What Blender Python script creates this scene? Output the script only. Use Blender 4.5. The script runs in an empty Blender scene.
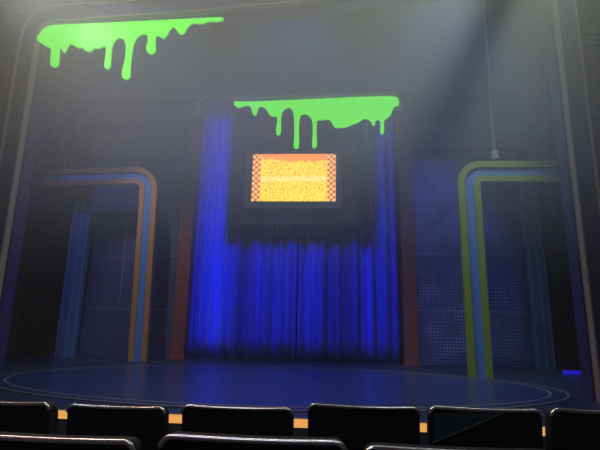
import bpy, bmesh, math, random
from mathutils import Vector, Matrix
from mathutils.geometry import tessellate_polygon
random.seed(7)
S = bpy.context.scene
COL = S.collection
PI = math.pi
# ------------------------------------------------------------------ camera
FPX = 445.0
YAW, PITCH, ROLL = math.radians(4.0), math.radians(12.0), 0.020
EYE = Vector((1.0, 0.0, 1.5))            # stage surface is z = 0
fw = Vector((-math.sin(YAW)*math.cos(PITCH), math.cos(YAW)*math.cos(PITCH), math.sin(PITCH)))
r0 = Vector((math.cos(YAW), math.sin(YAW), 0.0))
u0 = r0.cross(fw)
RT = r0*math.cos(ROLL) + u0*math.sin(ROLL)
UP = u0*math.cos(ROLL) - r0*math.sin(ROLL)
def ray(px, py):
    return (fw*FPX + RT*(px-300) - UP*(py-225))
def at(px, py, Y):                       # point seen at (px, py) on the vertical plane y = Y
    d = ray(px, py); t = (Y-EYE.y)/d.y
    return EYE + d*t
def floor_at(px, py, Z=0.0):             # point seen at (px, py) on the level plane z = Z
    d = ray(px, py); t = (Z-EYE.z)/d.z
    return EYE + d*t
cam = bpy.data.cameras.new('camera'); co = bpy.data.objects.new('camera', cam); COL.objects.link(co)
cam.sensor_width = 36; cam.sensor_fit = 'HORIZONTAL'; cam.lens = FPX*36/600; cam.clip_start = 0.02; cam.clip_end = 200
m = Matrix((RT, UP, -fw)).transposed().to_4x4(); m.translation = EYE
co.matrix_world = m
S.camera = co

# ------------------------------------------------------------------ materials
def mat(name, col, rough=0.6, metal=0.0, spec=0.5, emit=None, es=0.0):
    mt = bpy.data.materials.new(name); mt.use_nodes = True
    b = mt.node_tree.nodes['Principled BSDF']
    b.inputs['Base Color'].default_value = (*col, 1); b.inputs['Roughness'].default_value = rough
    b.inputs['Metallic'].default_value = metal; b.inputs['Specular IOR Level'].default_value = spec
    if emit:
        b.inputs['Emission Color'].default_value = (*emit, 1); b.inputs['Emission Strength'].default_value = es
    return mt
def nodes(mt): return mt.node_tree.nodes, mt.node_tree.links, mt.node_tree.nodes['Principled BSDF']
def noisy(mt, c1, c2, scale=8, stretch=(1,1,1), bump=0.0):
    N, L, b = nodes(mt)
    tc = N.new('ShaderNodeTexCoord'); mp = N.new('ShaderNodeMapping'); mp.inputs['Scale'].default_value = stretch
    nz = N.new('ShaderNodeTexNoise'); nz.inputs['Scale'].default_value = scale; nz.inputs['Detail'].default_value = 5
    rp = N.new('ShaderNodeValToRGB'); rp.color_ramp.elements[0].position = .35; rp.color_ramp.elements[1].position = .68
    rp.color_ramp.elements[0].color = (*c1, 1); rp.color_ramp.elements[1].color = (*c2, 1)
    L.new(tc.outputs['Object'], mp.inputs['Vector']); L.new(mp.outputs[0], nz.inputs['Vector'])
    L.new(nz.outputs['Fac'], rp.inputs[0]); L.new(rp.outputs[0], b.inputs['Base Color'])
    if bump:
        bp = N.new('ShaderNodeBump'); bp.inputs['Strength'].default_value = bump; bp.inputs['Distance'].default_value = .01
        L.new(nz.outputs['Fac'], bp.inputs['Height']); L.new(bp.outputs[0], b.inputs['Normal'])
    return mt
M = {}
M['stage'] = noisy(mat('stage_paint', (.06,.08,.14), .34, spec=.55), (.018,.026,.065), (.028,.038,.085), 1.5, bump=.05)
M['platform'] = noisy(mat('platform_paint', (.08,.11,.2), .26, spec=.6), (.022,.036,.10), (.034,.052,.13), 2.2, bump=.05)
M['ring'] = mat('tan_inlay', (.24,.20,.16), .4)
M['fascia'] = mat('fascia_blue', (.02,.025,.06), .5)
M['black'] = noisy(mat('black_drape', (.012,.012,.012), .9), (.010,.010,.010), (.02,.019,.018), 3, (4,4,.3))
M['curtain'] = noisy(mat('blue_velvet', (.10,.13,.62), .7, spec=.2), (.07,.09,.5), (.13,.16,.72), 6, (6,6,.2))
M['curtain'].node_tree.nodes['Principled BSDF'].inputs['Sheen Weight'].default_value = .3
M['maroon'] = noisy(mat('maroon_paint', (.22,.06,.06), .6), (.17,.045,.05), (.28,.08,.075), 5, (1,1,3))
M['tan'] = mat('tan_trim', (.62,.58,.46), .5)
M['lavender'] = mat('lavender_paint', (.10,.10,.26), .5)
M['purple'] = noisy(mat('purple_face', (.06,.05,.14), .6), (.035,.032,.08), (.05,.045,.11), 2)
M['reveal'] = mat('purple_reveal', (.028,.024,.10), .5)
M['gold'] = mat('dull_gold', (.34,.27,.19), .5)
M['wall'] = noisy(mat('brown_wall', (.07,.045,.04), .8), (.06,.04,.035), (.09,.055,.05), 3)
M['ceil'] = mat('dark_ceiling', (.03,.03,.03), .9)
M['carpet'] = noisy(mat('dark_carpet', (.02,.025,.05), .95), (.015,.02,.04), (.03,.035,.06), 60)
M['green'] = mat('lime_paint', (.24,.36,.05), .5)
M['orange'] = mat('copper_paint', (.50,.24,.09), .5)
M['archblue'] = mat('arch_blue_paint', (.10,.26,.62), .45)
M['strip'] = noisy(mat('blue_pilaster', (.05,.12,.32), .5), (.05,.15,.42), (.08,.21,.52), 3, (1,1,.4))
M['stripedge'] = mat('light_blue_edge', (.16,.34,.62), .45)
M['beam'] = mat('header_beam', (.05,.065,.08), .6)
M['beamline'] = mat('header_trim_line', (.13,.18,.22), .5)
M['seam'] = mat('pale_blue_seam', (.20,.26,.46), .5)
M['metal'] = mat('grey_metal', (.35,.33,.3), .35, metal=.8)
M['housing'] = mat('black_housing', (.015,.015,.015), .6)
M['bezel'] = mat('grey_bezel', (.22,.22,.26), .45)
M['seat'] = noisy(mat('black_upholstery', (.010,.010,.014), .75, spec=.25), (.008,.008,.012), (.014,.014,.018), 50, bump=.1)
M['rim'] = mat('moulded_rim', (.8,.76,.76), .22, metal=.85)
M['arm'] = mat('armrest_black', (.012,.012,.014), .45)
M['seatframe'] = mat('seat_frame_metal', (.03,.03,.035), .4, metal=.6)
M['teal'] = mat('teal_black', (.025,.07,.08), .65)
M['patch_edge_line'] = mat('teal_edge_line', (.10,.14,.15), .5)
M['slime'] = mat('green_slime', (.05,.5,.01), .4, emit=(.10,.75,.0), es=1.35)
M['amber'] = mat('amber_light', (.8,.5,.2), .5, emit=(1,.46,.10), es=.75)
M['bluelamp'] = mat('blue_lamp', (.02,.02,.3), .5, emit=(.02,.015,1), es=.45)

# back wall: vertical slats
def slat_mat():
    mt = mat('slatted_wall', (.07,.08,.085), .7); N, L, b = nodes(mt)
    tc = N.new('ShaderNodeTexCoord'); w = N.new('ShaderNodeTexWave'); w.wave_type = 'BANDS'; w.bands_direction = 'X'
    w.inputs['Scale'].default_value = 1.1; w.inputs['Distortion'].default_value = .3
    rp = N.new('ShaderNodeValToRGB'); rp.color_ramp.elements[0].color = (.045,.05,.052,1); rp.color_ramp.elements[1].color = (.055,.06,.063,1)
    L.new(tc.outputs['Object'], w.inputs[0]); L.new(w.outputs['Fac'], rp.inputs[0]); L.new(rp.outputs[0], b.inputs['Base Color'])
    return mt
M['slat'] = slat_mat()
# perforated metal: dots in a grid
def mesh_mat(name, base, dot, scale, rot=0.0, cut=.34):
    mt = mat(name, base, .55); N, L, b = nodes(mt)
    tc = N.new('ShaderNodeTexCoord'); mp = N.new('ShaderNodeMapping')
    mp.inputs['Scale'].default_value = (scale, scale, scale); mp.inputs['Rotation'].default_value = (0, rot, 0)
    L.new(tc.outputs['Object'], mp.inputs[0])
    fr = N.new('ShaderNodeVectorMath'); fr.operation = 'FRACTION'; L.new(mp.outputs[0], fr.inputs[0])
    sb = N.new('ShaderNodeVectorMath'); sb.operation = 'SUBTRACT'; sb.inputs[1].default_value = (.5,.5,.5); L.new(fr.outputs[0], sb.inputs[0])
    ml = N.new('ShaderNodeVectorMath'); ml.operation = 'MULTIPLY'; ml.inputs[1].default_value = (1,0,1); L.new(sb.outputs[0], ml.inputs[0])
    ln = N.new('ShaderNodeVectorMath'); ln.operation = 'LENGTH'; L.new(ml.outputs[0], ln.inputs[0])
    lt = N.new('ShaderNodeMath'); lt.operation = 'LESS_THAN'; lt.inputs[1].default_value = cut; L.new(ln.outputs['Value'], lt.inputs[0])
    nz = N.new('ShaderNodeTexNoise'); nz.inputs['Scale'].default_value = .9; nz.inputs['Detail'].default_value = 3
    L.new(tc.outputs['Object'], nz.inputs['Vector'])
    rp = N.new('ShaderNodeValToRGB'); rp.color_ramp.elements[0].position = .40; rp.color_ramp.elements[1].position = .6
    L.new(nz.outputs['Fac'], rp.inputs[0])
    mu = N.new('ShaderNodeMath'); mu.operation = 'MULTIPLY'; L.new(lt.outputs[0], mu.inputs[0]); L.new(rp.outputs[0], mu.inputs[1])
    mx = N.new('ShaderNodeMix'); mx.data_type = 'RGBA'; mx.inputs[6].default_value = (*base, 1); mx.inputs[7].default_value = (*dot, 1)
    L.new(mu.outputs[0], mx.inputs[0]); L.new(mx.outputs[2], b.inputs['Base Color'])
    return mt
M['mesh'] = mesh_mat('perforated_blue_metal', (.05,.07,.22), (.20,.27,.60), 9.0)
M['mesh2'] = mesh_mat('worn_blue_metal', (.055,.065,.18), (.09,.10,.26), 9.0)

# video picture: grainy golden crowd with an orange top
def video_mat():
    mt = mat('video_picture', (.02,.02,.02), .3); N, L, b = nodes(mt)
    tc = N.new('ShaderNodeTexCoord')
    nz = N.new('ShaderNodeTexNoise'); nz.inputs['Scale'].default_value = 13; nz.inputs['Detail'].default_value = 8; nz.inputs['Roughness'].default_value = .8
    L.new(tc.outputs['Object'], nz.inputs['Vector'])
    rp = N.new('ShaderNodeValToRGB'); e = rp.color_ramp.elements
    e[0].position = .40; e[0].color = (.62,.22,.0,1); e[1].position = .59; e[1].color = (1,.82,.14,1)
    k = e.new(.5); k.color = (1,.60,.0,1)
    L.new(nz.outputs['Fac'], rp.inputs[0])
    # torn orange band along the top, deeper towards the right
    sp = N.new('ShaderNodeSeparateXYZ'); L.new(tc.outputs['Generated'], sp.inputs[0])
    n2 = N.new('ShaderNodeTexNoise'); n2.inputs['Scale'].default_value = 3; n2.inputs['Detail'].default_value = 5
    L.new(tc.outputs['Object'], n2.inputs['Vector'])
    a = N.new('ShaderNodeMath'); a.operation = 'MULTIPLY_ADD'; a.inputs[1].default_value = .35; L.new(n2.outputs['Fac'], a.inputs[0]); L.new(sp.outputs['Z'], a.inputs[2])
    c = N.new('ShaderNodeMath'); c.operation = 'MULTIPLY_ADD'; c.inputs[1].default_value = .10; L.new(sp.outputs['X'], c.inputs[0]); L.new(a.outputs[0], c.inputs[2])
    r2 = N.new('ShaderNodeValToRGB'); r2.color_ramp.elements[0].position = .0; r2.color_ramp.elements[1].position = 1
    g = N.new('ShaderNodeMapRange'); g.inputs['From Min'].default_value = 1.05; g.inputs['From Max'].default_value = 1.10; L.new(c.outputs[0], g.inputs[0])
    mx = N.new('ShaderNodeMix'); mx.data_type = 'RGBA'; mx.inputs[7].default_value = (1,.26,.04,1)
    L.new(g.outputs[0], mx.inputs[0]); L.new(rp.outputs[0], mx.inputs[6])
    # pale band of arms across the middle
    n3 = N.new('ShaderNodeMapRange'); n3.inputs['From Min'].default_value = .07; n3.inputs['From Max'].default_value = 0
    d = N.new('ShaderNodeMath'); d.operation = 'SUBTRACT'; d.inputs[1].default_value = .47; L.new(sp.outputs['Z'], d.inputs[0])
    ab = N.new('ShaderNodeMath'); ab.operation = 'ABSOLUTE'; L.new(d.outputs[0], ab.inputs[0]); L.new(ab.outputs[0], n3.inputs[0])
    mm = N.new('ShaderNodeMath'); mm.operation = 'MULTIPLY'; L.new(n3.outputs[0], mm.inputs[0]); L.new(n2.outputs['Fac'], mm.inputs[1])
    mh = N.new('ShaderNodeMath'); mh.operation = 'MULTIPLY'; mh.inputs[1].default_value = .6; L.new(mm.outputs[0], mh.inputs[0]); mm = mh
    m2 = N.new('ShaderNodeMix'); m2.data_type = 'RGBA'; m2.inputs[7].default_value = (1,.95,.65,1)
    L.new(mm.outputs[0], m2.inputs[0]); L.new(mx.outputs[2], m2.inputs[6])
    L.new(m2.outputs[2], b.inputs['Emission Color']); b.inputs['Emission Strength'].default_value = VIDEO
    return mt
VIDEO = 1.6
def check_mat(sc):
    mt = mat('red_checkers', (.02,.02,.02), .3); N, L, b = nodes(mt)
    tc = N.new('ShaderNodeTexCoord'); mp = N.new('ShaderNodeMapping'); mp.inputs['Location'].default_value = (.01, .013, .01)
    ck = N.new('ShaderNodeTexChecker'); ck.inputs['Scale'].default_value = sc
    ck.inputs['Color1'].default_value = (1,.11,.0,1); ck.inputs['Color2'].default_value = (1,.80,.25,1)
    L.new(tc.outputs['Object'], mp.inputs[0]); L.new(mp.outputs[0], ck.inputs[0]); L.new(ck.outputs[0], b.inputs['Emission Color'])
    b.inputs['Emission Strength'].default_value = 1.05
    return mt

# ------------------------------------------------------------------ helpers
def link(name, bm, material, parent=None, smooth=False, origin=None):
    me = bpy.data.meshes.new(name)
    bmesh.ops.recalc_face_normals(bm, faces=bm.faces)
    if origin is not None: bmesh.ops.translate(bm, verts=bm.verts, vec=-Vector(origin))
    bm.to_mesh(me); bm.free()
    me.materials.append(material)
    if smooth:
        for p in me.polygons: p.use_smooth = True
    o = bpy.data.objects.new(name, me); COL.objects.link(o)
    if origin is not None: o.location = origin
    if parent: o.parent = parent
    return o
def tag(o, label, cat, group=None, kind=None):
    if label: o['label'] = label
    if cat: o['category'] = cat
    if group: o['group'] = group
    if kind: o['kind'] = kind
    return o
def empty(name, loc, label, cat, group=None):
    o = bpy.data.objects.new(name, None); COL.objects.link(o); o.location = loc; o.empty_display_size = .2
    return tag(o, label, cat, group)
def struct(name, bm, material, label=None):
    o = link(name, bm, material); o['kind'] = 'structure'
    if label: o['label'] = label
    return o
def box(bm, x0, x1, y0, y1, z0, z1, bev=0.0):
    vs = [bm.verts.new((x, y, z)) for x in (x0, x1) for y in (y0, y1) for z in (z0, z1)]
    idx = [(0,1,3,2),(4,6,7,5),(0,4,5,1),(2,3,7,6),(0,2,6,4),(1,5,7,3)]
    fs = [bm.faces.new([vs[i] for i in f]) for f in idx]
    if bev:
        es = {e for f in fs for e in f.edges}
        bmesh.ops.bevel(bm, geom=list(es), offset=bev, segments=3, affect='EDGES', profile=.5)
    return bm
def B(*a, **k): return box(bmesh.new(), *a, **k)
def prism(pts, y0, y1):                  # outline in x/z pulled along y
    bm = bmesh.new()
    f = [bm.verts.new((x, y0, z)) for x, z in pts]; b = [bm.verts.new((x, y1, z)) for x, z in pts]
    n = len(pts)
    for t in tessellate_polygon([[Vector((x, z, 0)) for x, z in pts]]):
        try: bm.faces.new([f[k] for k in t]); bm.faces.new([b[k] for k in t[::-1]])
        except ValueError: pass
    for i in range(n): bm.faces.new((f[i], b[i], b[(i+1) % n], f[(i+1) % n]))
    return bm
def strip(path, a, b, y0, y1):           # band between offsets a..b of a path in x/z, with depth y0..y1
    bm = bmesh.new(); n = len(path); rings = []
    for i, (x, z) in enumerate(path):
        p, q = path[max(i-1, 0)], path[min(i+1, n-1)]
        dx, dz = q[0]-p[0], q[1]-p[1]; l = math.hypot(dx, dz); nx, nz = -dz/l, dx/l
        rings.append([bm.verts.new((x+nx*o, y, z+nz*o)) for o, y in ((a,y0),(b,y0),(b,y1),(a,y1))])
    for r, s in zip(rings, rings[1:]):
        for k in range(4): bm.faces.new((r[k], r[(k+1) % 4], s[(k+1) % 4], s[k]))
    bm.faces.new(rings[0]); bm.faces.new(rings[-1][::-1])
    return bm
def arc(cx, cz, r, a0, a1, n=14):
    return [(cx+r*math.cos(a0+(a1-a0)*i/n), cz+r*math.sin(a0+(a1-a0)*i/n)) for i in range(n+1)]
def tube(pts, r, seg=8, closed=False):
    bm = bmesh.new(); n = len(pts); rings = []
    pts = [Vector(p) for p in pts]
    for i, p in enumerate(pts):
        a = pts[(i-1) % n] if closed else pts[max(i-1, 0)]; b = pts[(i+1) % n] if closed else pts[min(i+1, n-1)]
        t = (b-a).normalized()
        ref = Vector((0,1,0)) if abs(t.y) < .9 else Vector((1,0,0))
        u = t.cross(ref).normalized(); v = t.cross(u)
        rings.append([bm.verts.new(p+u*r*math.cos(2*PI*k/seg)+v*r*math.sin(2*PI*k/seg)) for k in range(seg)])
    rr = list(zip(rings, rings[1:])) + ([(rings[-1], rings[0])] if closed else [])
    for s, t in rr:
        for k in range(seg): bm.faces.new((s[k], s[(k+1) % seg], t[(k+1) % seg], t[k]))
    if not closed: bm.faces.new(rings[0]); bm.faces.new(rings[-1][::-1])
    return bm

# ------------------------------------------------------------------ depths
Y_PRO = 9.8      # proscenium
Y_BACK = 16.3    # inner portal and panels
WALL_X = 10.4
H = 15.0
# ------------------------------------------------------------------ stage and auditorium floor
YF = floor_at(300, 417.5).y
print('YF', YF)
def front(x): return YF + .0022*x*x
bm = bmesh.new()
xs = [-WALL_X + i*(2*WALL_X)/40 for i in range(41)]
tf = [bm.verts.new((x, front(x), 0)) for x in xs]; tb = [bm.verts.new((x, 18, 0)) for x in xs]
bf = [bm.verts.new((x, front(x), -.8)) for x in xs]; bb = [bm.verts.new((x, 18, -.8)) for x in xs]
for i in range(40):
    bm.faces.new((tf[i], tf[i+1], tb[i+1], tb[i])); bm.faces.new((bf[i], bf[i+1], tf[i+1], tf[i]))
    bm.faces.new((bb[i], bb[i+1], bf[i+1], bf[i])); bm.faces.new((tb[i], tb[i+1], bb[i+1], bb[i]))
bm.faces.new((tf[0], tb[0], bb[0], bf[0])); bm.faces.new((tf[-1], bf[-1], bb[-1], tb[-1]))
struct('stage_floor', bm, M['stage'], 'dark blue painted stage floor reaching back to the curtain')
# auditorium floor in shallow steps
steps = [(-3.0,.62,.35),(.62,1.42,.28),(1.42,2.5,.215),(2.5,3.3,-.05),(3.3,4.1,-.3),(4.1,4.9,-.55),(4.9,9.0,-.8)]
prof = []
for y0, y1, z in steps: prof += [(y0, z), (y1, z)]
prof += [(9.0,-1.0),(-3.0,-1.0)]
bm = bmesh.new()
a = [bm.verts.new((-WALL_X, y, z)) for y, z in prof]; b = [bm.verts.new((WALL_X, y, z)) for y, z in prof]
bm.faces.new(a); bm.faces.new(b[::-1])
for i in range(len(prof)): j = (i+1) % len(prof); bm.faces.new((a[i], a[j], b[j], b[i]))
struct('floor', bm, M['carpet'])
# amber strip under the stage edge
st = empty('stage_edge_light', (0, front(0), -.1), 'long amber glowing strip under the front edge of the stage', 'light strip')
z1, z0 = at(300, 418.5, front(0)).z, at(300, 427.5, front(0)).z
bm = bmesh.new()
def bandmesh(za, zb, out):
    bm = bmesh.new(); pr = None
    for x in xs[2:-2]:
        y = front(x)
        q = [bm.verts.new(v) for v in ((x, y-out, za), (x, y-out, zb), (x, y-.002, zb), (x, y-.002, za))]
        if pr:
            for k in range(4): bm.faces.new((pr[k], pr[(k+1) % 4], q[(k+1) % 4], q[k]))
        else: bm.faces.new(q)
        pr = q
    bm.faces.new(pr[::-1]); return bm
o = link('diffuser', bandmesh(z0, z1, .02), M['amber'], st); o.location = -st.location
o = link('nosing', bandmesh(z1+.002, -.002, .035), M['lavender'], st); o.location = -st.location

# oval platform with two inlaid rings
YC = 11.3
def proj(p):
    d = Vector(p)-EYE; w = d.dot(fw); return 300+FPX*d.dot(RT)/w, 225-FPX*d.dot(UP)/w
ryo = YC - floor_at(300, 412.5).y; ryi = ryo - .30
def fit_ellipse(pl, pr, ry):             # centre and half width whose outline reaches from column pl to column pr
    c, r = -.4, 6.0
    for _ in range(40):
        q = [proj((c+r*math.cos(a*PI/90), YC+ry*math.sin(a*PI/90), 0))[0] for a in range(180)]
        el, er = pl-min(q), pr-max(q); c += (el+er)/2*.02; r += (er-el)/2*.02
    return c, r
cci, rxi = fit_ellipse(0, 548, ryi); ccx, rxo = fit_ellipse(-14, 570, ryo)
print('ellipse', cci, rxi, ccx, rxo)
def ell(rx, ry, n=96): return [(ccx+rx*math.cos(2*PI*i/n), YC+ry*math.sin(2*PI*i/n)) for i in range(n)]
def ering(rx0, ry0, rx1, ry1, z0, z1):
    bm = bmesh.new(); n = 96; A = ell(rx0, ry0); C = ell(rx1, ry1)
    v = [[bm.verts.new((p[0], p[1], z)) for p in P] for P, z in ((A,z0),(A,z1),(C,z1),(C,z0))]
    for i in range(n):
        j = (i+1) % n
        for k in range(4): bm.faces.new((v[k][i], v[k][j], v[(k+1) % 4][j], v[(k+1) % 4][i]))
    return bm
pf = empty('oval_platform', (ccx, YC, 0), 'wide oval blue stage platform with two thin tan inlaid rings', 'platform')
P2 = ell(rxo, ryo)
bm = bmesh.new(); lo = [bm.verts.new((x, y, .0)) for x, y in P2]; hi = [bm.verts.new((x, y, .02)) for x, y in P2]
bm.faces.new(hi); bm.faces.new(lo[::-1])
for i in range(96): bm.faces.new((lo[i], lo[(i+1) % 96], hi[(i+1) % 96], hi[i]))
def childw(name, bm, mt, parent, **k):   # part given in world coordinates
    o = link(name, bm, mt, parent, **k); o.location = o.location - parent.location if k.get('origin') is not None else -parent.location
    return o
childw('deck', bm, M['platform'], pf)
childw('ring_inlay', ering(rxo+.0, ryo+.0, rxo-.05, ryo-.04, .019, .024), M['ring'], pf)
childw('ring_inlay', ering(rxi, ryi, rxi-.05, ryi-.03, .019, .024), M['ring'], pf)

# ------------------------------------------------------------------ proscenium arch
xl = at(0, 272, Y_PRO).x; xr = at(597, 385, Y_PRO).x
xr2 = at(555, 0, Y_PRO).x
zt = at(140, 19.5, Y_PRO).z
xl2 = at(37, 50, Y_PRO).x
print('pro', xl, xl2, xr, xr2, zt, 'ell', ccx, rxo, rxi, ryo)
ztr = zt+.95
PXL, PXR = (xl+xl2)/2, (xr+xr2)/2
R1 = .45
pp = [(PXL, 0), (PXL, 2), (PXL, 4)] + arc(PXL+R1, zt-R1, R1, PI, PI/2) + [(-3, zt+.12), (0, zt+.34), (3.5, zt+.7)] + arc(PXR-R1, ztr-R1, R1, PI/2, 0) + [(PXR, 4), (PXR, 2), (PXR, 0)]
pa = empty('proscenium_arch', ((PXL+PXR)/2, Y_PRO, 0), 'tall purple proscenium arch with thin gold lines and rounded upper corners', 'arch')
childw('inner_reveal', strip(pp, -.05, .0, Y_PRO+.12, Y_PRO+.5), M['reveal'], pa)
childw('inner_trim', strip(pp, .0, .035, Y_PRO-.06, Y_PRO+.12), M['gold'], pa)
childw('face_panel', strip(pp, .035, .44, Y_PRO, Y_PRO+.12), M['purple'], pa)
childw('outer_trim', strip(pp, .44, .475, Y_PRO-.06, Y_PRO+.12), M['gold'], pa)
# wall around the arch
def around(o_):
    outer = []
    bm = bmesh.new()
    box(bm, -WALL_X, PXL-.49, Y_PRO, Y_PRO+.1, 0, H)
    box(bm, PXR+.49, WALL_X, Y_PRO, Y_PRO+.1, 0, H)
    top = [(PXL-.49, zt+.46), (PXL+R1, zt+.46), (-3, zt+.58), (0, zt+.80), (3.5, zt+1.16), (PXR-R1, ztr+.46), (PXR+.49, ztr+.46), (PXR+.49, H), (PXL-.49, H)]
    sub = prism(top, Y_PRO, Y_PRO+.1); me = bpy.data.meshes.new('t'); sub.to_mesh(me); sub.free(); bm.from_mesh(me); bpy.data.meshes.remove(me)
    for cx, s, zt_ in ((PXL+R1, -1, zt), (PXR-R1, 1, ztr)):   # corner fillets
        pts = [(cx+s*(R1+.49), zt_+.49)] + [(cx+s*(R1+.49)*math.cos(t), zt_-R1+(R1+.49)*math.sin(t)) for t in [PI/2*i/10 for i in range(11)]][::1]
        sub = prism(pts, Y_PRO, Y_PRO+.1); me = bpy.data.meshes.new('t'); sub.to_mesh(me); sub.free(); bm.from_mesh(me); bpy.data.meshes.remove(me)
    return bm
struct('wall_front', around(0), M['wall'])
bm = bmesh.new()
for side in (-1, 1):
    xa, xb = (PXL-.52, -WALL_X) if side < 0 else (PXR+.52, WALL_X)
    for k in range(17):
        z = 3.6+.62*k
        for dz in (0, .28): box(bm, min(xa,xb), max(xa,xb), Y_PRO-.05, Y_PRO-.001, z+dz, z+dz+.035)
struct('trim_1', bm, M['wall'], 'thin horizontal rails on the walls beside the arch')
struct('wall_left', B(-WALL_X-.1, -WALL_X, -3, 18, -1, H), M['wall'])
struct('wall_right', B(WALL_X, WALL_X+.1, -3, 18, -1, H), M['wall'])
struct('wall_rear', B(-WALL_X, WALL_X, -3.1, -3, -1, H), M['wall'])
struct('ceiling', B(-WALL_X, WALL_X, -3, 18, H, H+.1), M['ceil'])
struct('wall_back', B(-WALL_X, WALL_X, 17.9, 18, 0, H), M['black'])

# ------------------------------------------------------------------ inner portal
CX = 295
PL = at(187.5, 300, Y_BACK).x; PR = at(403, 300, Y_BACK).x; PT = at(300, 98.6, Y_BACK).z
CW = (at(187, 300, Y_BACK).x - at(173.5, 300, Y_BACK).x)
print('portal', PL, PR, PT, CW, 'floor', floor_at(300,363), at(300,363,Y_BACK))
R2 = .28
def inv_u(l, r, t, R, z0=0): return [(l, z0)] + arc(l+R, t-R, R, PI, PI/2, 10) + [(0, t)] + arc(r-R, t-R, R, PI/2, 0, 10) + [(r, z0)]
po = empty('portal_arch', ((PL+PR)/2, Y_BACK, 0), 'maroon inner portal frame standing around the blue curtain', 'arch')
zc = PT-.06
for s, (a, b) in enumerate(((PL-CW, PL), (PR, PR+CW))):
    c = childw('column', B(a, b, Y_BACK, Y_BACK+.5, 0, zc-.02, bev=.02), M['maroon'], po)
    f = bmesh.new()
    for k in (.22, .5, .78): box(f, a+(b-a)*k-.015, a+(b-a)*k+.015, Y_BACK-.015, Y_BACK+.005, .12, zc-.1)
    o = link('fluting', f, M['maroon'], c)
    childw('base_block', B(a-.03, b+.03, Y_BACK-.03, Y_BACK+.53, .0, .12, bev=.01), M['maroon'], po)
U = inv_u(PL-.02, PR+.02, PT, R2, PT-.6)
childw('header_trim', strip(U, .0, .16, Y_BACK-.12, Y_BACK+.3), M['tan'], po)
childw('header_lining', strip(U, -.10, .0, Y_BACK-.06, Y_BACK+.5), M['lavender'], po)

# wall over and beside the portal
WT = 14.9
bm = bmesh.new(); box(bm, -10.3, 10.3, Y_BACK+.32, Y_BACK+.42, PT+.2, WT)
struct('wall_header', bm, M['slat'], 'tall grey slatted wall above the portal')

# ------------------------------------------------------------------ side panels
def side_panels(name, x0, x1, ztop, seams, verts, mt, label, Y):
    t = empty(name, ((x0+x1)/2, Y, 0), label, 'wall panel', 'perforated panels beside the portal')
    zs = [0.0] + sorted(seams) + [ztop]
    for a, b in zip(zs, zs[1:]):
        childw('panel_sheet', B(x0, x1, Y, Y+.06, a+.012, b-.012, bev=.004), mt, t)
    for z in seams: childw('seam_rail', B(x0, x1, Y-.012, Y+.05, z-.012, z+.012), M['seam'], t)
    for (x, a, b) in verts: childw('seam_post', B(x-.012, x+.012, Y-.025, Y-.001, a, b), M['seam'], t)
    return t
YB = Y_BACK+.35
lx0, lx1 = at(80, 300, YB).x, PL-CW-.05
rx0, rx1 = PR+CW+.05, at(531, 300, YB).x
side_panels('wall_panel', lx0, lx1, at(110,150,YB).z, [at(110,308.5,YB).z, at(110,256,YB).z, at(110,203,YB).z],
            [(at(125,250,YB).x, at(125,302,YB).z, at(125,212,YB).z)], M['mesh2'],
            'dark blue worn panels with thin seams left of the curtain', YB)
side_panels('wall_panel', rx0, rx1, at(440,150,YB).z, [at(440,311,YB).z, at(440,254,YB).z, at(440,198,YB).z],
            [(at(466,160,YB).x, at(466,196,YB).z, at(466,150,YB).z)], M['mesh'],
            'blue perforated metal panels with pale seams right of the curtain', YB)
# header beams over the side panels
def beams(x0, x1, label, zs, zb):
    t = empty('header_beam', ((x0+x1)/2, Y_BACK, zb), label, 'beam', 'header beams above the side panels')
    childw('beam_face', B(x0, x1, Y_BACK+.02, Y_BACK+.3, zb, zs[-1]+.35), M['beam'], t)
    for z in zs: childw('trim_line', B(x0, x1, Y_BACK-.01, Y_BACK+.02, z-.02, z+.02), M['beamline'], t)
beams(PR+CW+.04, 8.4, 'dark header beam with thin lines above the right perforated panels', [at(440,y,Y_BACK).z for y in (146,139,131)], at(440,149,Y_BACK).z)
beams(-8.6, PL-CW-.04, 'dark header beam with thin lines above the left worn panels', [at(140,y,Y_BACK).z for y in (156,149,141)], at(140,159,Y_BACK).z)

# blue fluted pilasters at the outer ends of the panels
def pilaster(x0, x1, Y, zlo, parts, label):
    t = empty('blue_pilaster', ((x0+x1)/2, Y, 0), label, 'pilaster', 'blue pilasters at the panel ends')
    for (a, b, dx) in parts:
        w = x1-x0
        childw('shaft', B(x0+dx, x1+dx, Y, Y+.25, a, b, bev=.01), M['strip'], t)
        for k in (.04, .55, .96):
            childw('edge_rib', B(x0+dx+w*k-.018, x0+dx+w*k+.018, Y-.03, Y, a, b), M['stripedge'], t)
YQ = Y_BACK-.3
pilaster(at(58,330,YQ).x, at(76,330,YQ).x, YQ, 0, [(0, at(70,203,YQ).z, 0)], 'slim blue ribbed pilaster beside the left black drape')
za = at(535, 249, YQ).z
pilaster(at(532,300,YQ).x, at(549,300,YQ).x, YQ, 0, [(0, za, 0), (za+.01, at(530,167,YQ).z, -.06)], 'slim blue two-stage pilaster beside the right black drape')
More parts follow.
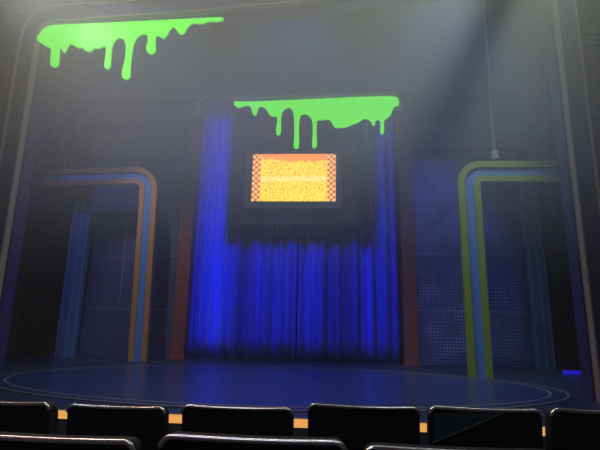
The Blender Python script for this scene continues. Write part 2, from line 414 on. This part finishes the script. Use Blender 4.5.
# black drapes in the wings
def drape(name, x0, x1, Y, z1, label, mt, amp=.06, n=60, group=None, cat='drape', fold=None, zb=.02, seed=1, vary=0.0):
    rd = random.Random(seed)
    fr = [(rd.uniform(.7,1.6), rd.uniform(0, 6.3)) for _ in range(4)]
    cols = n*4; rows = 14
    bm = bmesh.new(); g = []
    w = x1-x0; fold = fold or 4.5
    for j in range(rows+1):
        v = j/rows; z = zb+(z1-zb)*v; row = []
        for i in range(cols+1):
            u = i/cols; x = x0+w*u
            ph = u*w*fold*2*PI
            d = math.sin(ph+1.3*math.sin(u*w*fr[0][0]*2.3+fr[0][1])+.25*v)*.5 + .3*math.sin(ph*.43+fr[1][1]+.3*v) + .25*math.sin(ph*1.9+fr[2][1]+.6*math.sin(3*v))
            flare = 1+.35*(1-v)
            row.append(bm.verts.new((x+.02*math.sin(ph*.5+2*v), Y+amp*d*flare, z+(.012*math.sin(ph*.7) if j == 0 else 0))))
        g.append(row)
    for j in range(rows):
        for i in range(cols): bm.faces.new((g[j][i], g[j][i+1], g[j+1][i+1], g[j+1][i]))
    r = bmesh.ops.solidify(bm, geom=bm.faces[:], thickness=.012)
    o = link(name, bm, mt, smooth=True, origin=((x0+x1)/2, Y, zb))
    return tag(o, label, cat, group)
drape('black_drape', -10.2, at(53,300,Y_BACK-.5).x, Y_BACK-.5, 9.5, 'black wing drape hanging left of the left blue pilaster', M['black'], group='black drapes in the wings', seed=3)
drape('black_drape', at(553,300,Y_BACK-.5).x, 10.2, Y_BACK-.5, 9.5, 'black wing drape hanging right of the right blue pilaster', M['black'], group='black drapes in the wings', seed=4)

# ------------------------------------------------------------------ blue curtain (two halves)
YCU = Y_BACK+.9
cl, cr = PL-.25, PR+.25; cm = at(297, 300, YCU).x
drape('stage_curtain', cl, cm-.03, YCU, PT+.4, 'blue pleated curtain, the half left of the centre split', M['curtain'], amp=.22, n=110, group='blue stage curtain halves', cat='curtain', fold=1.9, seed=11)
drape('stage_curtain', cm+.03, cr, YCU, PT+.4, 'blue pleated curtain, the half right of the centre split', M['curtain'], amp=.22, n=110, group='blue stage curtain halves', cat='curtain', fold=1.75, seed=12)

# ------------------------------------------------------------------ video screen
YS = Y_BACK-.35
a, b = at(243, 209, YS), at(342, 149, YS)
sx0, sx1, sz0, sz1 = a.x, b.x, (a.z+at(342,207,YS).z)/2, (b.z+at(243,152,YS).z)/2
sc = empty('video_screen', ((sx0+sx1)/2, YS, sz0), 'glowing yellow video screen with red checkered side strips in front of the curtain', 'screen')
def rrect(x0, x1, z0, z1, r, n=6):
    return arc(x1-r, z1-r, r, 0, PI/2, n)+arc(x0+r, z1-r, r, PI/2, PI, n)+arc(x0+r, z0+r, r, PI, 1.5*PI, n)+arc(x1-r, z0+r, r, 1.5*PI, 2*PI, n)
childw('bezel', prism(rrect(sx0, sx1, sz0, sz1, .12), YS, YS+.14), M['bezel'], sc)
px = (sx1-sx0)/99.0
gx0, gx1 = sx0+8*px, sx1-6.2*px; gz0, gz1 = sz0+7*px, sz1-4*px
cw = 8.6*px
M['check'] = check_mat(1/(cw/3)); M['video'] = video_mat()
childw('display', B(gx0+cw, gx1-cw, YS-.01, YS+.01, gz0, gz1), M['video'], sc, origin=((gx0+gx1)/2, YS, gz0))
for x0 in (gx0, gx1-cw):
    childw('checkered_strip', B(x0, x0+cw, YS-.012, YS+.01, gz0, gz1), M['check'], sc, origin=(x0, YS, gz0))
hx0, hx1, hz0, hz1 = at(232,180,YS+.2).x, at(358,180,YS+.2).x, at(295,224,YS+.2).z, at(295,108,YS+.2).z
tag(link('screen_surround', prism(rrect(hx0, hx1, hz0, hz1, .15), YS+.24, YS+.34), M['housing']),
    'black surround panel hanging behind the video screen', 'panel')
for x in (hx0+.4, hx1-.4):
    tag(link('hanging_cable', tube([(x, YS+.29, hz1+.005), (x, YS+.29, PT-.12)], .012), M['metal']),
        'thin cable holding the black screen surround, %s one' % ('left' if x < 0 else 'right'), 'cable', 'cables above the screen surround')

# ------------------------------------------------------------------ slime signs
SL1 = [(37.4,41.2),(41,34.5),(47.5,27.4),(60,26),(90,24.8),(130,23.2),(180,20.6),(223.6,18.3),(223.6,21),(215.3,22.8),(209.8,21.4),(201.6,25),(193.3,23.2),(187.8,27.4),(184.2,34.7),(180.5,35.3),(176.8,31),(174,26.9),(170.4,30.2),(165.8,38.4),(163,39.3),(158.5,35.7),(155.8,37.5),(155.4,44.8),(156.3,50.3),(154.8,54),(150.3,54.9),(147.1,52.2),(147.1,47.6),(149,43),(148.4,35.7),(143.8,34.2),(137.4,37.5),(133.8,44.8),(131.9,57.7),(130.6,70.5),(130.6,77.7),(127.5,80.4),(123.7,79.6),(122.2,75),(125.1,65),(127,52.2),(126.4,43),(122.8,39),(119,38.4),(114.4,42),(111.7,50.3),(111.4,66.8),(108,70.5),(104.7,67.8),(107,55.8),(107,46.7),(102.5,47.6),(98.8,49.4),(94.3,48.5),(90.6,53),(86,51.3),(82.3,47.6),(78.7,48.9),(73.2,44.8),(69.5,44.8),(66.2,52.2),(64.6,54),(62.5,49.4),(60,48),(59.4,63.2),(58.9,66.8),(54.8,68.3),(51.5,65.9),(51.5,62.3),(53,48.5),(47.5,47.6),(43,44)]
SL2 = [(233.3,103.3),(236,101.6),(241.7,102.5),(280,101.2),(325,99.2),(393.3,96.3),(398.5,99.5),(399,106),(393.5,107),(390.8,115.8),(386.7,119),(383.7,120.8),(383.8,128.3),(384.2,133),(381.8,135.2),(379.6,133),(380.8,126.7),(380,120.8),(375.8,119.7),(374.7,125.8),(372.5,126.7),(371.7,122.5),(367.5,119.2),(363.3,119.2),(359.2,122.5),(351.7,125),(345.8,128),(340,127.5),(335.8,128.7),(333.3,125.8),(330.8,120.8),(328.3,119.2),(320.8,120.8),(316.7,119.7),(316.3,135),(317.2,146),(314.5,149),(311.7,147),(312.7,140),(313,121.7),(310,116.7),(305,113.7),(300,115.8),(298.8,126.7),(299.4,147),(296.5,149.7),(293.2,147.6),(294.7,138.3),(294.2,113.3),(290.8,108.3),(286.7,108),(282.5,111.7),(280.8,118.3),(281.2,133.3),(278.3,136.6),(275.8,133.3),(278,118.3),(276.7,116.3),(272.5,117),(269.2,115),(267.5,110.8),(264.2,107.5),(260,106.7),(257.5,110),(256.9,115),(254.7,116.4),(252.5,113.3),(251.7,108.3),(248.3,105.3),(243.3,106.3),(240,108.6),(235.8,107)]
def smooth_pts(P, k=2):
    for _ in range(k):
        Q = []
        for i in range(len(P)):
            a, b = P[i], P[(i+1) % len(P)]
            Q += [(a[0]*.75+b[0]*.25, a[1]*.75+b[1]*.25), (a[0]*.25+b[0]*.75, a[1]*.25+b[1]*.75)]
        P = Q
    return P
def slime(P, Y, label):
    pts = [(at(x, y, Y).x, at(x, y, Y).z) for x, y in smooth_pts(P)]
    o = link('slime_sign', prism(pts, Y-.06, Y), M['slime'])
    return tag(o, label, 'sign', 'dripping slime signs')
slime(SL1, Y_PRO-.0, 'larger green dripping slime cutout at the upper left corner of the proscenium')
slime(SL2, Y_BACK-.16, 'smaller green dripping slime cutout above the video screen')

# ------------------------------------------------------------------ striped arches
def striped_arch(Y, px_in, py_foot, px_end, py_top, side, trim, label, wpx, Rpx):
    # side = +1: leg on the left, arm runs right; -1: mirrored
    foot = at(px_in, py_foot, Y); top = at((px_in+px_end)/2, py_top, Y).z; xe = at(px_end, py_top, Y).x
    k = (at(px_in+10, py_foot, Y).x-foot.x)/10.0
    w = wpx*k; R = Rpx*k; xo = foot.x
    if side > 0: path = [(xo, 0), (xo, 1.5), (xo, 3)] + arc(xo+R, top-R, R, PI, PI/2, 16) + [((xo+xe)/2+R/2, top), (xe, top)]
    else: path = [(xe, top), ((xo+xe)/2-R/2, top)] + arc(xo-R, top-R, R, PI/2, 0, 16) + [(xo, 3), (xo, 1.5), (xo, 0)]
    t = empty('striped_arch', (xo, Y, 0), label, 'arch', 'striped half arches beside the portal')
    # path is the outer edge; negative offsets go inward
    d = .14
    childw('outer_band', strip(path, -w*.30, 0, Y-.03, Y+d), trim, t)
    childw('inner_band', strip(path, -w, -w*.72, Y-.03, Y+d), trim, t)
    childw('middle_panel', strip(path, -w*.72, -w*.30, Y+.02, Y+d-.02), M['archblue'], t)
    childw('groove_line', strip(path, -w*.33, -w*.30, Y-.0, Y+.02), M['housing'], t)
    return t
YAL = floor_at(140, 361.5).y
YAR = floor_at(478, 378).y
print('arch depths', YAL, YAR)
YAL = min(YAL, Y_BACK-.75)
la = striped_arch(YAL, 146.5, 361.5, 46, 166.5, -1, M['orange'], 'copper and blue striped half arch left of the curtain', 18.5, 26)
la.rotation_euler.y = -.028          # it leans a little outwards
striped_arch(YAR, 469, 378, 572, 161, +1, M['green'], 'lime and blue striped half arch right of the curtain', 24, 26)

# hanging pipe with a small lamp
YP = YAR+.6
p0 = at(495, 160, YP); p1 = at(491, 60, YP)
pl = empty('hanging_lamp', (p0.x, YP, p0.z), 'thin drop pipe with a small pale lamp above the lime arch', 'lamp')
childw('pipe', tube([(p0.x, YP, p0.z+.28), (p0.x, YP, H-.02)], .045), M['metal'], pl)
childw('lamp_body', B(p0.x-.09, p0.x+.09, YP-.1, YP+.1, p0.z+.02, p0.z+.30, bev=.02), M['tan'], pl)
childw('yoke', tube([(p0.x-.11, YP, p0.z+.12), (p0.x-.11, YP, p0.z+.34), (p0.x+.11, YP, p0.z+.34), (p0.x+.11, YP, p0.z+.12)], .015), M['metal'], pl)
# small blue floor light in the right wing
q = floor_at(571, 374.5)
fl = empty('floor_light', (q.x, q.y, 0), 'small blue glowing floor light in the right wing', 'light')
childw('lamp_housing', B(q.x-.30, q.x+.30, q.y-.06, q.y+.1, 0, .13, bev=.01), M['housing'], fl)
childw('lens', B(q.x-.27, q.x+.27, q.y-.075, q.y-.05, .012, .125, bev=.004), M['bluelamp'], fl)

# ------------------------------------------------------------------ seats
SW = .53; SH = .90
def make_seat(name='theatre_seat'):
    # origin on the floor under the top edge of the back; the seat faces +y, its back faces the camera
    root = bpy.data.objects.new(name, None); COL.objects.link(root)
    w = SW/2
    def back_bm(z0, z1, hw, r, y0, y1, bow):
        pts = rrect(-hw, hw, z0, z1, r, 8)
        # subdivide the outline's long edges so that it can bow
        P = []
        for i in range(len(pts)):
            a, b = pts[i], pts[(i+1) % len(pts)]
            n = max(1, int(math.hypot(b[0]-a[0], b[1]-a[1])/.05))
            P += [(a[0]+(b[0]-a[0])*k/n, a[1]+(b[1]-a[1])*k/n) for k in range(n)]
        bm = prism(P, y0, y1)
        for k in range(1, 12):
            bmesh.ops.bisect_plane(bm, geom=bm.verts[:]+bm.edges[:]+bm.faces[:], plane_co=(-hw+2*hw*k/12, 0, 0), plane_no=(1,0,0))
        for k in range(1, 6):
            bmesh.ops.bisect_plane(bm, geom=bm.verts[:]+bm.edges[:]+bm.faces[:], plane_co=(0, 0, z0+(z1-z0)*k/6), plane_no=(0,0,1))
        return bm, P
    def warp(bm):
        for v in bm.verts:
            s = (v.co.x/w)
            v.co.z -= .012*(1-s*s)*max(0, (v.co.z-.45)/.45)       # shallow dip along the top
            v.co.y += .030*(1-s*s) - .10*(v.co.z-.9)*-1*0          # hollow of the back
            v.co.y += (.9-v.co.z)*.16                               # recline
        return bm
    bm, P = back_bm(.36, .895, w-.004, .035, .0, .05, 0)
    shell = link('backrest_shell', warp(bm), M['seat'], root)
    bm, _ = back_bm(.40, .875, w-.03, .035, .05, .10, 0)
    link('back_cushion', warp(bm), M['seat'], root)
    rim_pts = [Vector((x, -.001, z)) for x, z in rrect(-w+.004, w-.004, .36, .893, .035, 8)]
    dense = []
    for i in range(len(rim_pts)):
        a, b = rim_pts[i], rim_pts[(i+1) % len(rim_pts)]; n = max(1, int((b-a).length/.05))
        dense += [a.lerp(b, k/n) for k in range(n)]
    dense = [p for p in dense if p.z > .858]
    # order the open rim from the lower left over the top to the lower right
    dense.sort(key=lambda p: (-1 if p.x < -w+.0045 else (1 if p.x > w-.0045 else 0), p.x if abs(p.x) < w-.0045 else (p.z if p.x < 0 else -p.z)))
    tb_ = tube(dense, .008, 8)
    warp(tb_)
    link('rim', tb_, M['rim'], root, smooth=True)
    cu = bmesh.new(); box(cu, -w+.055, w-.055, .14, .58, .38, .47, bev=.03)
    link('seat_cushion', cu, M['seat'], root, smooth=True)
    for s in (-1, 1):
        f = bmesh.new(); box(f, s*(w-.03)-.012, s*(w-.03)+.012, .12, .50, .012, .60, bev=.006)
        lg = link('side_frame', f, M['seatframe'], root)
        f = bmesh.new(); box(f, s*(w-.03)-.025, s*(w-.03)+.025, .08, .55, .0, .015, bev=.003)
        link('foot_plate', f, M['seatframe'], lg)
        f = bmesh.new(); box(f, s*(w-.025)-.02, s*(w-.025)+.02, .13, .50, .60, .63, bev=.012)
        link('armrest', f, M['arm'], root, smooth=True)
    return root
def copy_tree(o, parent=None):
    c = o.copy(); COL.objects.link(c); c.parent = parent
    for ch in o.children[:] if hasattr(o.children, '__getitem__') else list(o.children): copy_tree(ch, c)
    return c
proto = make_seat()
kids_src = list(proto.children)
used = [False]
def place(px_c, py, Y, zfloor, label, group, sx=1.0, sz=1.0):
    o = proto if not used[0] else copy_tree(proto)
    used[0] = True
    p = at(px_c, py, Y)
    o.location = (p.x, Y, zfloor)
    sz = (p.z - zfloor)/.885
    o.scale = (sx, 1, sz)
    o['label'] = label; o['category'] = 'seat'; o['group'] = group
    return o
Y1 = 1.99
rows1 = [(-2, 404,114, 'theatre seat at the far left of the row nearest the stage, orange glint on rim'),
 (115.5, 408.5, 106, 'theatre seat second from the left in the row nearest the stage, pale rim'),
 (237, 409.5, 116, 'third theatre seat from the left in the front row, under the left curtain half'),
 (363.5, 408.5, 113, 'fourth theatre seat from the left in the front row, under the right curtain half'),
 (485.5, 411, 110, 'theatre seat in the row nearest the stage below the lime arch, with curved teal patch'),
 (610.5, 413.5, 112, 'theatre seat at the far right of the row nearest the stage')]
kpx = (at(310, 409, Y1).x-at(300, 409, Y1).x)/10
seat5 = None
for px, py, wp, lab in rows1:
    s = place(px, py, Y1, .215, lab, 'seats in the row nearest the stage', sx=(wp-1)*kpx/SW)
    if 480 < px < 490: seat5 = s
# curved teal patch with a paler edge line on the back of seat five
def on_back(px, py, off):
    p = at(px, py, Y1); sc5 = seat5.scale
    x = (p.x-seat5.location.x)/sc5.x; z = (p.z-seat5.location.z)/sc5.z
    q = x/(SW/2); return Vector((x, .030*(1-q*q)+(.9-z)*.16-off, z))
edge = [(505,414.5),(497,418),(485,424),(470,430.5),(455,436.5),(440,442),(434,444)]
up_ = [(505,414.4),(497,414.2),(485,414),(470,413.8),(455,413.8),(440,413.8),(434,414)]
bm = bmesh.new(); rows_ = []
for (a, b) in zip(up_, edge):
    rows_.append([bm.verts.new(on_back(a[0]+(b[0]-a[0])*k/6, a[1]+(b[1]-a[1])*k/6, .004)) for k in range(7)])
for r_, q_ in zip(rows_, rows_[1:]):
    for k in range(6): bm.faces.new((r_[k], r_[k+1], q_[k+1], q_[k]))
bmesh.ops.remove_doubles(bm, verts=bm.verts, dist=1e-4)
patch = link('back_patch', bm, M['teal'], seat5); patch['label'] = 'dark teal curved patch'
link('patch_edge_line', tube([on_back(x, y, .006) for x, y in edge], .0022, 6), M['patch_edge_line'], patch)
Y2 = 1.20
kpx2 = (at(310, 440, Y2).x-at(300, 440, Y2).x)/10
for px, py, lab in [(45, 442, 'nearest theatre seat at bottom left, rim glinting orange and white'),
 (252, 443, 'nearest theatre seat at bottom centre, showing a pale rim'),
 (462, 455, 'nearest theatre seat at bottom right, only rim corner showing')]:
    place(px, py, Y2, .28, lab, 'seats in the nearer row', sx=192*kpx2/SW)

# ------------------------------------------------------------------ haze
for DEN, ZLO, YLO, YHI, HL in ((.0032, -1.3, -3.4, 18.4, 'thin stage haze filling the whole theatre down to the seats'), (.080, 1.2, 5.7, 10.6, 'denser grey haze bank hanging before the arch, catching the beams')):
  hz = mat('haze', (1,1,1)); N, L = hz.node_tree.nodes, hz.node_tree.links
  N.remove(N['Principled BSDF'])
  vs = N.new('ShaderNodeVolumeScatter'); vs.inputs['Color'].default_value = (.97,1,.99,1); vs.inputs['Density'].default_value = DEN; vs.inputs['Anisotropy'].default_value = .25
  if ZLO > 0:          # the bank thins out towards the stage floor
      tc = N.new('ShaderNodeTexCoord'); sz = N.new('ShaderNodeSeparateXYZ'); L.new(tc.outputs['Object'], sz.inputs[0])
      mr = N.new('ShaderNodeMapRange'); mr.interpolation_type = 'SMOOTHSTEP'
      mr.inputs['From Min'].default_value = 1.9; mr.inputs['From Max'].default_value = 5.6; mr.inputs['To Max'].default_value = DEN
      L.new(sz.outputs['Z'], mr.inputs[0]); L.new(mr.outputs[0], vs.inputs['Density'])
  L.new(vs.outputs[0], N['Material Output'].inputs['Volume'])
  o = link('haze', B(-WALL_X-.4-ZLO*.01, WALL_X+.4+ZLO*.01, YLO, YHI, ZLO, H+.4+ZLO*.01), hz)
  tag(o, HL, 'haze', kind='stuff')

# ------------------------------------------------------------------ lights
def spot(name, loc, target, power, col, ang, blend=.3, size=.05):
    l = bpy.data.lights.new(name, 'SPOT'); l.energy = power; l.color = col; l.spot_size = math.radians(ang); l.spot_blend = blend; l.shadow_soft_size = size
    o = bpy.data.objects.new(name, l); COL.objects.link(o); o.location = loc
    o.rotation_euler = (Vector(target)-Vector(loc)).to_track_quat('-Z', 'Y').to_euler(); return o
def area(name, loc, target, power, col, sx, sy):
    l = bpy.data.lights.new(name, 'AREA'); l.energy = power; l.color = col; l.shape = 'RECTANGLE'; l.size = sx; l.size_y = sy
    o = bpy.data.objects.new(name, l); COL.objects.link(o); o.location = loc
    o.rotation_euler = (Vector(target)-Vector(loc)).to_track_quat('-Z', 'Y').to_euler(); return o
YL = 8.2
A = at(600, -215, YL)
print('spotA', A)
SA = spot('beam_spot', A, at(210, 80, YL), 4100, (.88,1.0,.88), 95, .6, .04)
# unseen plates added near that spot to throw dark shafts through the haze
sl = empty('beam_blocker', A, 'two unseen black plates added high at the right to shadow the haze', 'light blocker')
def dirpx(px, py): 
    v = at(px, py, YL)-A; return v.normalized()
dist = .55
for pa_, pb_ in ((483, 519), (545, 553)):
    e1 = dirpx(pa_, 0)*dist; e2 = dirpx(pb_, 0)*dist
    bm = bmesh.new(); vv = []
    for y in (-.6, .6):
        for e in (e1, e2): vv.append(bm.verts.new((e.x, e.y+y, e.z)))
    f = bm.faces.new((vv[0], vv[1], vv[3], vv[2]))
    bmesh.ops.solidify(bm, geom=[f], thickness=.004)
    link('blocker_plate', bm, M['housing'], sl)
B1 = at(-20, -90, 8.0)
spot('beam_spot', B1, at(240, 110, 8.0), 1300, (1.0,.93,1.0), 80, .9, .1)
spot('haze_fill_spot', (0, 3.0, 13.5), (0, 9.5, 6.5), 500, (1,1,.86), 55, .9, .2)  # added fill with no known lamp, evens out the lit haze
# soft neutral front wash
area('front_wash', (0, .5, 9.5), (0, 14, 2.5), 40, (.9,.92,1.0), 8, 1.0)
for x in (-4, 0, 4):
    spot('stage_wash_spot', (x, 11.6, 11.6), (x*.9, 10.4, 0), 900, (.09,.28,1.0), 75, .8, .2)
t = at(145, 280, YAL); spot('arch_spot', (t.x-.5, 11.5, 11.4), (t.x-.2, YAL, 3.2), 1150, (1,.88,.78), 36, .8, .1)
t = at(478, 280, YAR); spot('arch_spot', (t.x+.4, 10.9, 11.4), (t.x+.4, YAR, 2.6), 900, (.95,1,.85), 44, .8, .1)
t = at(440, 250, YB); spot('panel_spot', (t.x-.3, 11.8, 11.5), (t.x, YB, 4.4), 1000, (.16,.26,1.0), 40, .8, .1)
# curtain lights
def cur(px, power, ang, zt, xs_, ys_=15.75):
    t = at(px, 280, YCU); spot('curtain_spot', (xs_, ys_, 8.9), (t.x, YCU, zt), power, (.03,.06,1.0), ang, .8, .06)
def band_spot(loc, power, bands, rows):
    # blue spot; the curtain's light stripes are put into its strength by direction
    l = bpy.data.lights.new('curtain_spot', 'SPOT'); l.energy = power; l.color = (.022,.055,1.0); l.spot_size = math.radians(150); l.spot_blend = .2; l.shadow_soft_size = .3
    o = bpy.data.objects.new('curtain_spot', l); COL.objects.link(o); o.location = loc; o.rotation_euler = (PI/2, 0, 0)   # looks along +y, its own up is z
    l.use_nodes = True; N, L = l.node_tree.nodes, l.node_tree.links; em = N['Emission']
    tc = N.new('ShaderNodeTexCoord'); sp = N.new('ShaderNodeSeparateXYZ'); L.new(tc.outputs['Normal'], sp.inputs[0])
    D = YCU-loc[1]
    az = N.new('ShaderNodeMath'); az.operation = 'ABSOLUTE'; L.new(sp.outputs['Z'], az.inputs[0])
    out = None
    for ax, stops, o0 in (('X', bands, loc[0]), ('Y', rows, loc[2])):
        dv = N.new('ShaderNodeMath'); dv.operation = 'DIVIDE'; L.new(sp.outputs[ax], dv.inputs[0]); L.new(az.outputs[0], dv.inputs[1])
        lo, hi = stops[0][0], stops[-1][0]
        mr = N.new('ShaderNodeMapRange'); mr.inputs['From Min'].default_value = (lo-o0)/D; mr.inputs['From Max'].default_value = (hi-o0)/D
        L.new(dv.outputs[0], mr.inputs[0])
        cr_ = N.new('ShaderNodeValToRGB'); e = cr_.color_ramp.elements
        for k, (p, v) in enumerate(stops):
            q = e[0] if k == 0 else (e[1] if k == len(stops)-1 else e.new((p-lo)/(hi-lo)))
            if k == 0: q.position = 0
        es_ = sorted(e, key=lambda q: q.position)
        for q, (p, v) in zip(es_, stops): q.color = (v, v, v, 1)
        L.new(mr.outputs[0], cr_.inputs[0])
        if out is None: out = cr_.outputs[0]
        else:
            mu = N.new('ShaderNodeMath'); mu.operation = 'MULTIPLY'; L.new(out, mu.inputs[0]); L.new(cr_.outputs[0], mu.inputs[1]); out = mu.outputs[0]
    # strength mask added to keep the beam off the video screen
    def mth(op, a, b=None):
        q = N.new('ShaderNodeMath'); q.operation = op
        for k, w in enumerate((a, b)):
            if w is None: continue
            if isinstance(w, (int, float)): q.inputs[k].default_value = w
            else: L.new(w, q.inputs[k])
        return q.outputs[0]
    def ratio(ax): return mth('DIVIDE', sp.outputs[ax], az.outputs[0])
    Ds = YS+.24-loc[1]
    ua, ub, vb = (hx0-.03-loc[0])/Ds, (hx1+.03-loc[0])/Ds, (hz0-.05-loc[2])/Ds
    u, v = ratio('X'), ratio('Y')
    off = mth('MAXIMUM', mth('MAXIMUM', mth('SUBTRACT', ua, u), mth('SUBTRACT', u, ub)), mth('SUBTRACT', vb, v))
    g = N.new('ShaderNodeMapRange'); g.inputs['From Min'].default_value = .0; g.inputs['From Max'].default_value = .035; L.new(off, g.inputs[0])
    L.new(mth('MULTIPLY', out, g.outputs[0]), em.inputs['Strength'])
pb = [(184,0),(188,.3),(198,.6),(208,1),(228,.95),(236,.2),(246,.28),(254,.5),(262,.55),(270,.38),(284,.65),(292,.4),(300,.55),(312,.62),(324,.4),(334,.3),(346,.22),(354,.15),(360,.4),(365,1),(373,1),(378,.1),(386,.5),(396,.5),(403,.3),(407,0)]
band_spot((-1.2, 10.9, 7.7), 9500, [(at(p, 280, YCU).x, v) for p, v in pb],
  [(-.1,0),(.15,.55),(.7,.95),(2.0,1.0),(3.5,.8),(5.0,.6),(7.0,.40),(9.5,.34),(9.8,.12),(10.2,0)])
t = at(110, 250, YB); spot('panel_spot', (t.x+.3, 11.8, 11.5), (t.x, YB, 3.4), 620, (.18,.26,1.0), 44, .8, .1)
# warm house light at the left of the rows, cool fill added behind
area('house_light', (-4.4, 4.6, 7.0), (-.6, 1.6, 1.1), 80, (1.0,.42,.14), 1.8, .3)
area('rear_seat_fill', (0, -2.2, 7), (0, 1.6, .9), 55, (.75,.8,1.0), 3, .5)  # added fill with no known lamp, lifts the dark seat backs
area('aisle_light', (-1.5, 4.6, 7.2), (-.4, 1.6, 1.1), 85, (1.0,.90,.88), 3.4, .25)
W = bpy.data.worlds.new('world'); S.world = W; W.use_nodes = True
W.node_tree.nodes['Background'].inputs[0].default_value = (.02,.02,.03,1); W.node_tree.nodes['Background'].inputs[1].default_value = .0

S.view_settings.view_transform = 'Standard'; S.view_settings.look = 'None'; S.view_settings.gamma = 1; S.view_settings.use_curve_mapping = False
S.view_settings.exposure = 0.0
try:
    S.cycles.use_denoising = True; S.cycles.volume_step_rate = .25; S.cycles.volume_bounces = 1; S.cycles.max_bounces = 6; S.cycles.sample_clamp_indirect = 3
except Exception as e: print(e)
